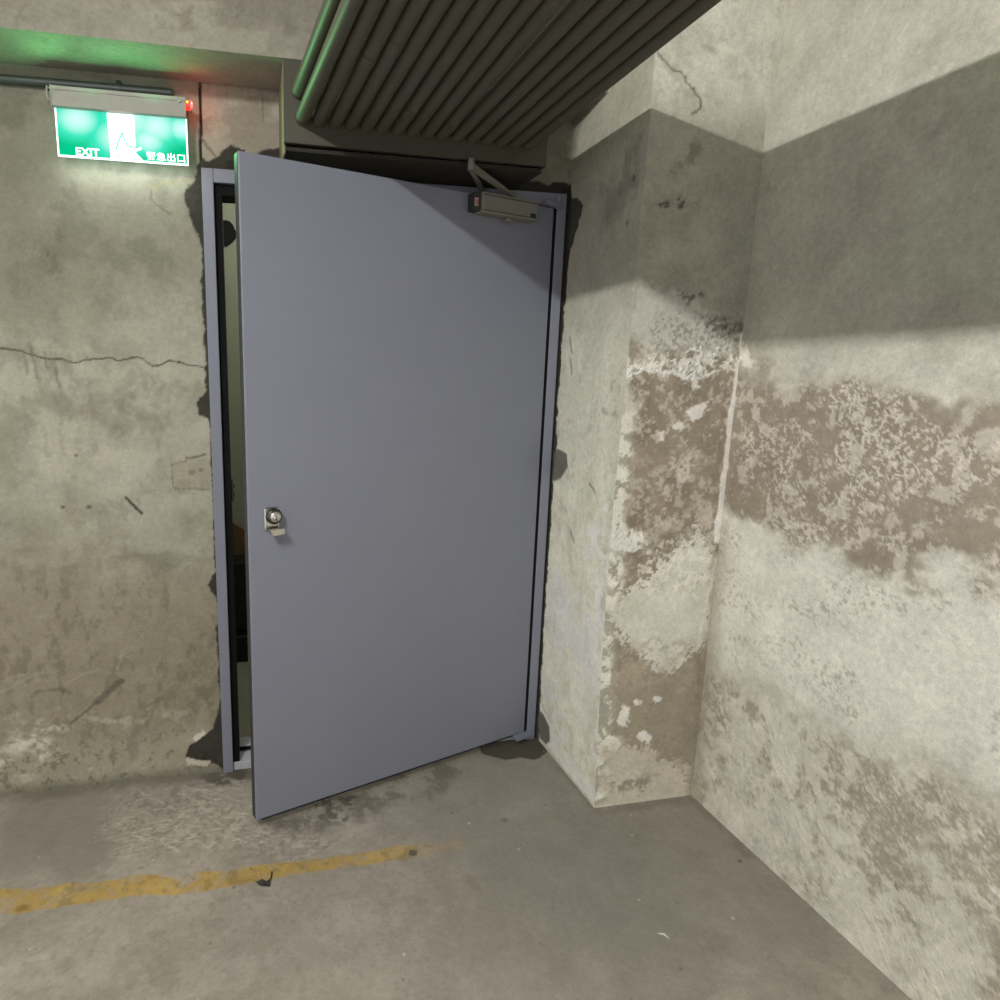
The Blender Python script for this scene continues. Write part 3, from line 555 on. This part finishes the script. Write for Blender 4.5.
# ------------------------------------------------------------------ boxed-in panel under the beam
M_ply = mat('dark_painted_panel', (68, 64, 53), .6, noise=.14, nscale=8, bump=.15)
M_dark = mat('dark_timber', (40, 35, 27), .8, noise=.25, nscale=12, bump=.2)
M_trimp = mat('pale_trim', (126, 112, 92), .7, noise=.15)
en = empty('pipe_enclosure', (.66, -.2, 2.12)); P0 = Vector((.66, -.2, 2.12))
tag(en, 'dark boxed-in panel under the beam where the row of pipes ends', 'pipe boxing')
def enc(name, bm, m):
    for v in bm.verts: v.co -= P0
    return obj(name, bm, m, en)
bm = nb(); prism(bm, [(.2454, 2.1262), (1.0626, 2.1187), (1.0745, 2.30), (1.076, ZB-.001), (.2474, ZB-.001)], -YB, -YB+.014); enc('front_panel', bm, M_ply)
bm = nb(); box(bm, .2454, .2504, -YB+.0145, -.0005, 2.100, ZB-.001); enc('side_panel', bm, M_trimp)
bm = nb(); box(bm, 1.062, 1.072, -YB+.0145, -.0005, 2.122, ZB-.001); enc('side_panel', bm, M_dark)
bm = nb(); prism(bm, [(.2508, 2.110), (1.0615, 2.104), (1.0615, 2.116), (.2508, 2.121)], -YB+.02, -.0005); enc('bottom_panel', bm, M_dark)

# ------------------------------------------------------------------ ceiling pipes
M_pipe = mat('olive_grey_pipe_paint', (84, 80, 67), .5, noise=.08, nscale=7, bump=.05, bscale=120, spec=.45)
ends = [.2985, .3465, .3955, .441, .4885, .5345, .5815, .6285, .6745, .7205, .769, .8165, .864, .911, .958, 1.0035]
tops = [.342+.0418*i for i in range(10)]+[.778+.0446*i for i in range(6)]
n_of = ['first', 'second', 'third', 'fourth', 'fifth', 'sixth', 'seventh', 'eighth', 'ninth', 'tenth', 'eleventh', 'twelfth', 'thirteenth', 'fourteenth', 'fifteenth', 'sixteenth']
coup = {2: -.62, 3: -.70, 6: -.36, 9: -.3, 12: -.52}
def pipe(a, t, yt, z, rad, label, cy=None):
    """straight pipe from the panel face towards the viewer; the object itself is turned to its run"""
    k = (t-a)/(yt+YB); th = -math.atan(k); dx, dy = -math.sin(th), -math.cos(th)   # runs on parallel to the side wall past the bend
    bm = nb(); tube(bm, [(0, -.2*q, 0) for q in range(5)]+[(dx*q*.3, -.84+dy*q*.3, 0) for q in range(1, 6)], rad, 20); o = obj('conduit_pipe', bm, M_pipe, None, True, True)
    o.location = (a, -YB-.0008, z); o.rotation_euler = (0, 0, -math.atan(k))
    tag(o, label, 'pipe', 'pipes in a row above the door')
    if cy:
        bm = nb(); tube(bm, [(0, cy+YB+.03, 0), (0, cy+YB, 0), (0, cy+YB-.03, 0)], rad+.0012, 20); obj('coupling', bm, M_pipe, o, True, True)
for i, (a, t) in enumerate(zip(ends, tops)):
    lab = 'leftmost olive grey ceiling pipe of the lower row, lit green by the exit sign' if i == 0 else (
          'rightmost olive grey pipe of the lower row above the door closer' if i == 15 else 'olive grey ceiling pipe, '+n_of[i]+' from the left in the lower row')
    pipe(a, t, -.84-.0102*i, 2.193-.0009*i, .0204, lab, coup.get(i))
pipe(.290, .331, -.78, 2.262, .0210, 'olive grey pipe above the row, over its left edge')
pipe(1.0205, 1.0205, -.95, 2.2165, .0204, 'dark pipe added on the rightmost pipe of the lower row to stop light leaking')  # added to close the light gap beneath the outermost pipe
pipe(1.058, 1.0605, -.95, 2.243, .0204, 'olive grey outermost pipe, highest along the right edge of the bank')
pipe(.771, .785, -.93, 2.2290, .0204, 'dark pipe lying on the row, glimpsed through the gap between tenth and eleventh')

# ------------------------------------------------------------------ conduit on the wall behind the sign
M_cond = mat('dark_grey_conduit', (64, 68, 66), .45, noise=.06)
bm = nb(); tube(bm, [(-3.5, -.0135, 2.306), (-.6, -.0135, 2.2985), (-.078, -.0135, 2.3035)], .0125, 16)
cd = tag(obj('wall_conduit', bm, M_cond, None, True, True), 'thin dark grey conduit running along the wall above the exit sign', 'conduit')
bm = nb()
x = -.232; tube(bm, [(x-.006, -.0135, 2.302), (x+.006, -.0135, 2.302)], .0158, 16); box(bm, x-.006, x+.006, -.014, -.0005, 2.278, 2.326, .001, 1)
obj('saddle_clip', bm, M_cond, cd)

# ------------------------------------------------------------------ exit sign
M_hous = mat('brushed_aluminium_housing', (160, 158, 149), .6, metal=.1, noise=.05, nscale=40)
sg = empty('exit_sign', (-.22, -.03, 2.10)); S0 = Vector((-.22, -.03, 2.10))
tag(sg, 'glowing green exit sign with aluminium housing hung on the wall left of the door', 'exit sign')
def sgn(name, bm, m, parent=None, smooth=False):
    for v in bm.verts: v.co -= S0
    return obj(name, bm, m, parent or sg, smooth, smooth)
XL, XRt, ZT, ZH, ZL = -.4065, -.0355, 2.2705, 2.2178, 2.0885
ys0, ys1 = -.078, -.030
bm = nb(); prism(bm, [(0, 0)]*0 or [(XL, ZH), (XRt, ZH), (XRt, ZT), (XL, ZT)], ys0, ys1)
box(bm, XL, XRt, ys0-.003, ys0, ZH, ZH+.017); box(bm, XL, XRt, ys0-.003, ys0, ZT-.010, ZT); box(bm, XL+.05, XRt-.05, ys1, -.0004, ZH+.01, ZT-.008)
hs = sgn('housing', bm, M_hous)
bm = nb(); box(bm, XL-.003, XL, ys0-.004, ys1, ZH-.004, ZT+.002, .001, 1); tube(bm, [(XL-.006, -.066, ZT-.004), (XL-.013, -.066, ZT+.002), (XL-.015, -.066, ZT-.016), (XL-.011, -.066, ZT-.034), (XL-.004, -.066, ZT-.034)], .003, 8)
sgn('end_bracket', bm, M_hous)
bm = nb(); tube(bm, [(XL-.002, -.05, ZT-.0), (XL-.018, -.05, ZT+.002)], .006, 10); sgn('bracket_screw', bm, M_black)
bm = nb(); ycyl(bm, -.0535, 2.2585, .0045, ys0-.005, ys0, 18); sgn('test_button', bm, M_chrome)
bm = nb(); tube(bm, [(-.19, -.05, ZT+.001), (-.15, -.03, ZT+.010), (-.10, -.03, ZT+.009), (-.07, -.025, ZT+.020), (-.055, -.03, ZT+.016), (-.047, -.04, ZT+.001)], .0022, 8); tube(bm, [(-.215, -.04, ZT+.001), (-.17, -.03, ZT+.014), (-.11, -.022, ZT+.016)], .0020, 8)
sgn('wire', bm, M_hous, None, True)
M_led = emis('red_indicator', (255, 30, 20), 4.0); M_ledhot = emis('indicator_core', (255, 170, 60), 6.0)
M_whitecap = mat('white_plastic', (214, 196, 192), .4)
bm = nb(); tube(bm, [(XRt, -.060, 2.2565), (XRt+.013, -.060, 2.2565)], .0125, 16); ld = sgn('indicator_lamp', bm, M_led, None, True)
bm = nb(); box(bm, XRt+.013, XRt+.019, -.070, -.048, 2.243, 2.268, .003, 2); sgn('lamp_cap', bm, M_whitecap, ld)
bm = nb(); box(bm, XRt+.003, XRt+.008, -.0735, -.072, 2.259, 2.264); sgn('lamp_core', bm, M_ledhot, ld)
# lit acrylic panel: green emission with hot areas below the LEDs
mp = bpy.data.materials.new('lit_green_acrylic'); mp.use_nodes = True; nt = mp.node_tree; N = nt.nodes; L = nt.links
bs = N['Principled BSDF']; bs.inputs['Roughness'].default_value = .9; bs.inputs['Specular IOR Level'].default_value = 0.0; bs.inputs['Base Color'].default_value = (.0, .10, .06, 1)
tc = N.new('ShaderNodeTexCoord')
def hot(px, pz, rad):
    d = N.new('ShaderNodeVectorMath'); d.operation = 'SUBTRACT'; L.new(tc.outputs['Object'], d.inputs[0]); d.inputs[1].default_value = (px-S0.x, 0, pz-S0.z)
    s = N.new('ShaderNodeVectorMath'); s.operation = 'MULTIPLY'; L.new(d.outputs[0], s.inputs[0]); s.inputs[1].default_value = (1/rad, 0, 1.35/rad)
    l = N.new('ShaderNodeVectorMath'); l.operation = 'LENGTH'; L.new(s.outputs[0], l.inputs[0])
    r = N.new('ShaderNodeMapRange'); r.interpolation_type = 'SMOOTHSTEP'; L.new(l.outputs['Value'], r.inputs['Value']); r.inputs['From Min'].default_value = 0; r.inputs['From Max'].default_value = 1
    r.inputs['To Min'].default_value = 1; r.inputs['To Max'].default_value = 0; return r.outputs['Result']
hs_ = [hot(-.345, 2.192, .11), hot(-.20, 2.20, .13), hot(-.125, 2.190, .115), hot(-.05, 2.19, .08), hot(-.23, 2.15, .13), hot(-.15, 2.15, .09)]
ac = hs_[0]
for h in hs_[1:]:
    m_ = N.new('ShaderNodeMath'); m_.operation = 'MAXIMUM'; L.new(ac, m_.inputs[0]); L.new(h, m_.inputs[1]); ac = m_.outputs[0]
rp = N.new('ShaderNodeValToRGB'); L.new(ac, rp.inputs['Fac'])
rp.color_ramp.elements[0].color = (*lin((6, 190, 128)), 1); rp.color_ramp.elements[1].color = (*lin((214, 255, 250)), 1)
e = rp.color_ramp.elements.new(.45); e.color = (*lin((70, 226, 190)), 1)
L.new(rp.outputs['Color'], bs.inputs['Emission Color']); bs.inputs['Emission Strength'].default_value = 1.0
M_white = emis('lit_white_acrylic', (255, 255, 255), 1.35); M_gline = emis('lit_green_line', (60, 200, 150), .9)
YPN = -.058
bm = nb(); box(bm, XL+.006, XRt-.003, YPN-.003, YPN+.003, ZL+.004, ZH); pn = sgn('light_panel', bm, mp)
bm = nb(); box(bm, XL+.002, XRt+.001, YPN-.0035, YPN+.0035, ZL, ZL+.004); box(bm, XL+.002, XL+.006, YPN-.0035, YPN+.0035, ZL+.004, ZH); box(bm, XRt-.003, XRt+.001, YPN-.0035, YPN+.0035, ZL+.004, ZH)
sgn('panel_rim', bm, M_white, pn)
def flat(polys, y, t=.0006):
    bm = nb()
    for p in polys: prism(bm, p, y-t, y)
    return bm
yf = YPN-.003
sgn('pictogram_door', flat([[(-.258, 2.0925), (-.186, 2.0925), (-.186, 2.2165), (-.262, 2.2165)]], yf), M_white, pn)
# running figure
def stroke(pts, w):
    out = []
    for a, b in zip(pts, pts[1:]):
        d = Vector((b[0]-a[0], b[1]-a[1])).normalized(); n = Vector((-d.y, d.x))*w/2
        out.append([(a[0]-n.x, a[1]-n.y), (b[0]-n.x, b[1]-n.y), (b[0]+n.x, b[1]+n.y), (a[0]+n.x, a[1]+n.y)])
    return out
run = stroke([(-.243, 2.114), (-.234, 2.140), (-.221, 2.166)], .0045)+stroke([(-.221, 2.166), (-.216, 2.146), (-.207, 2.130), (-.176, 2.127)], .0042)
sgn('foot_line', flat(stroke([(-.243, 2.104), (-.232, 2.094)], .004), yf-.0007), M_gline, pn)
sgn('door_line', flat(stroke([(-.178, 2.172), (-.178, 2.203)], .0016), yf-.0007), M_gline, pn)
sgn('running_figure', flat(run, yf-.0007), M_gline, pn)
sgn('pictogram_leg', flat([[(-.225, 2.0925), (-.176, 2.127), (-.170, 2.127), (-.172, 2.122), (-.19, 2.116), (-.165, 2.0925)], [(-.186, 2.126), (-.172, 2.131), (-.168, 2.125), (-.186, 2.118)]], yf), M_white, pn)
def text(s, x0, x1, z0, z1, m, name, bold=0.0):
    cu = bpy.data.curves.new(name, 'FONT'); cu.body = s; cu.extrude = .0004; cu.offset = bold
    to = bpy.data.objects.new(name, cu); C.objects.link(to); bpy.context.view_layer.update()
    me = bpy.data.meshes.new_from_object(to.evaluated_get(bpy.context.evaluated_depsgraph_get()))
    bpy.data.objects.remove(to)
    co = np.array([v.co[:] for v in me.vertices]); lo, hi = co.min(0), co.max(0)
    for v in me.vertices:
        u = (v.co.x-lo[0])/(hi[0]-lo[0]); w = (v.co.y-lo[1])/(hi[1]-lo[1])
        v.co = (x0+u*(x1-x0)-S0.x, yf-.0002-v.co.z*.8-S0.y, z0+w*(z1-z0)-S0.z)
    me.materials.clear(); me.materials.append(m)
    o = bpy.data.objects.new(name, me); C.objects.link(o); o.parent = pn; return o
text('EXIT', -.3545, -.289, 2.0945, 2.116, M_white, 'lettering', .022)
text('緊急出口', -.156, -.0445, 2.0955, 2.1195, M_white, 'lettering', .012)

# ------------------------------------------------------------------ things glimpsed behind the door and bits on the floor
M_brown = mat('brown_board', (120, 92, 62), .6, noise=.12, nscale=9); M_bin = mat('black_plastic', (20, 20, 19), .5)
bm = nb(); prism(bm, [(-.10, .0), (.30, .0), (.30, .53), (-.10, .77)], 1.19, 1.215)
tag(obj('brown_board', bm, M_brown), 'brown board leaning in the dark room behind the door gap', 'board')
bm = nb(); box(bm, -.12, .28, .95, 1.17, 0, .14, .01); box(bm, -.12, .28, 1.0, 1.17, .15, .52, .01)
tag(obj('black_crate', bm, M_bin), 'black crate in front of the brown board behind the door gap', 'crate')
M_leaf = mat('dark_scrap', (52, 46, 34), .7, noise=.2)
sc = [(0.1061, -0.5769), (0.1236, -0.5724), (0.1378, -0.5791), (0.1496, -0.5736), (0.1456, -0.5999), (0.1312, -0.6009), (0.1172, -0.5906)]
bm = nb(); vs = [bm.verts.new((p[0], p[1], .002+.006*(i % 2))) for i, p in enumerate(sc)]; vc = bm.verts.new((sum(p[0] for p in sc)/7, sum(p[1] for p in sc)/7, .004))
for i in range(7): bm.faces.new((vs[i], vs[(i+1) % 7], vc))
tp = [(0.1496, -0.5736), (0.1538, -0.5465)]
tube(bm, [(tp[0][0], tp[0][1], .004), (tp[1][0], tp[1][1], .006)], .0022, 6)
tag(obj('litter_scrap', bm, M_leaf), 'small dark curled scrap lying on the near edge of the yellow line', 'litter')
bm = nb(); ch = [(1.156, -0.9616), (1.17, -0.9675), (1.175, -0.9813), (1.162, -0.9754)]
tube(bm, [(ch[0][0], ch[0][1], .002), (ch[1][0], ch[1][1], .003), (ch[2][0], ch[2][1], .002)], [.001, .003, .001], 6)
tag(obj('litter_chip', bm, mat('white_chip', (214, 210, 196), .7)), 'tiny white chip on the bare floor towards the right', 'litter')

# ------------------------------------------------------------------ light
def pt(name, loc, col, e, rad=.0):
    l = bpy.data.lights.new(name, 'POINT'); l.energy = e; l.color = col; l.shadow_soft_size = rad
    o = bpy.data.objects.new(name, l); o.location = loc; C.objects.link(o); return o
# ceiling batten with one tube, out of the picture to the left
M_tube = emis('tube_glow', (255, 254, 251), 730)
TX, TZ = -.76, 2.70
bm = nb(); tube(bm, [(TX, -1.8, TZ), (TX, -2.6, TZ)], .016, 10, caps=False)
batten = empty('strip_light', (TX, -2.2, TZ)); tag(batten, 'slim white fluorescent strip light fixed under the ceiling', 'light')
for v in bm.verts: v.co -= Vector((TX, -2.2, TZ))
obj('lamp_tube', bm, M_tube, batten)
bm = nb(); box(bm, TX-.03, TX+.03, -2.6-.05, -1.8+.05, TZ+.04, ZC)
for v in bm.verts: v.co -= Vector((TX, -2.2, TZ))
obj('batten_body', bm, M_hous, batten)
for x, y, e_, d_, a_ in ((-.40, -.115, .95, (-.5, -.4, .7), 130), (-.30, -.115, .8, (.0, -.5, .8), 130), (-.14, -.115, .95, (.1, -.5, .8), 130), (-.026, -.058, 4.2, (.8, -1, .02), 84)):
    l = bpy.data.lights.new('sign_led', 'SPOT'); l.energy = e_; l.color = (.22, 1, .36); l.spot_size = math.radians(a_); l.spot_blend = .6; l.shadow_soft_size = .004
    o = bpy.data.objects.new('sign_led', l); o.location = (x, y, 2.165 if a_ < 100 else 2.185); C.objects.link(o)
    o.rotation_euler = Vector(d_).to_track_quat('-Z', 'Y').to_euler()
l = bpy.data.lights.new('panel_edge_light', 'AREA'); l.shape = 'RECTANGLE'; l.size = .36; l.size_y = .008; l.energy = .35; l.color = (.92, 1, .95)
o = bpy.data.objects.new('panel_edge_light', l); o.location = (-.22, -.056, 2.0875); C.objects.link(o)
o.rotation_euler = Vector((0, .5, -1)).to_track_quat('-Z', 'Y').to_euler()
pt('indicator_led', (-.012, -.066, 2.262), (1, .06, .04), .10)
pt('vestibule_lamp', (.7, .7, 2.45), (1, 1, .92), 15, .05)
w = bpy.data.worlds.new('garage'); bpy.context.scene.world = w; w.use_nodes = True
w.node_tree.nodes['Background'].inputs['Color'].default_value = (1.0, .995, .985, 1); w.node_tree.nodes['Background'].inputs['Strength'].default_value = .92

# ------------------------------------------------------------------ camera
cam = bpy.data.cameras.new('camera'); co = bpy.data.objects.new('camera', cam); C.objects.link(co)
yaw, pit, rol, F = .2043, -.1859, .0099, 645.7257
fw = Vector((math.sin(yaw)*math.cos(pit), math.cos(yaw)*math.cos(pit), math.sin(pit))); r0 = Vector((math.cos(yaw), -math.sin(yaw), 0)); u0 = r0.cross(fw)
R = r0*math.cos(rol)+u0*math.sin(rol); U = -r0*math.sin(rol)+u0*math.cos(rol)
co.matrix_world = Matrix(((R.x, U.x, -fw.x, .1016), (R.y, U.y, -fw.y, -2.2606), (R.z, U.z, -fw.z, 1.4544), (0, 0, 0, 1)))
cam.sensor_width = 36; cam.sensor_fit = 'HORIZONTAL'; cam.lens = F*36/1000; cam.shift_x = .125; cam.shift_y = 0; cam.clip_start = .01
sc_ = bpy.context.scene; sc_.camera = co
sc_.view_settings.view_transform = 'Standard'; sc_.view_settings.look = 'None'; sc_.view_settings.exposure = 0; sc_.view_settings.gamma = 1
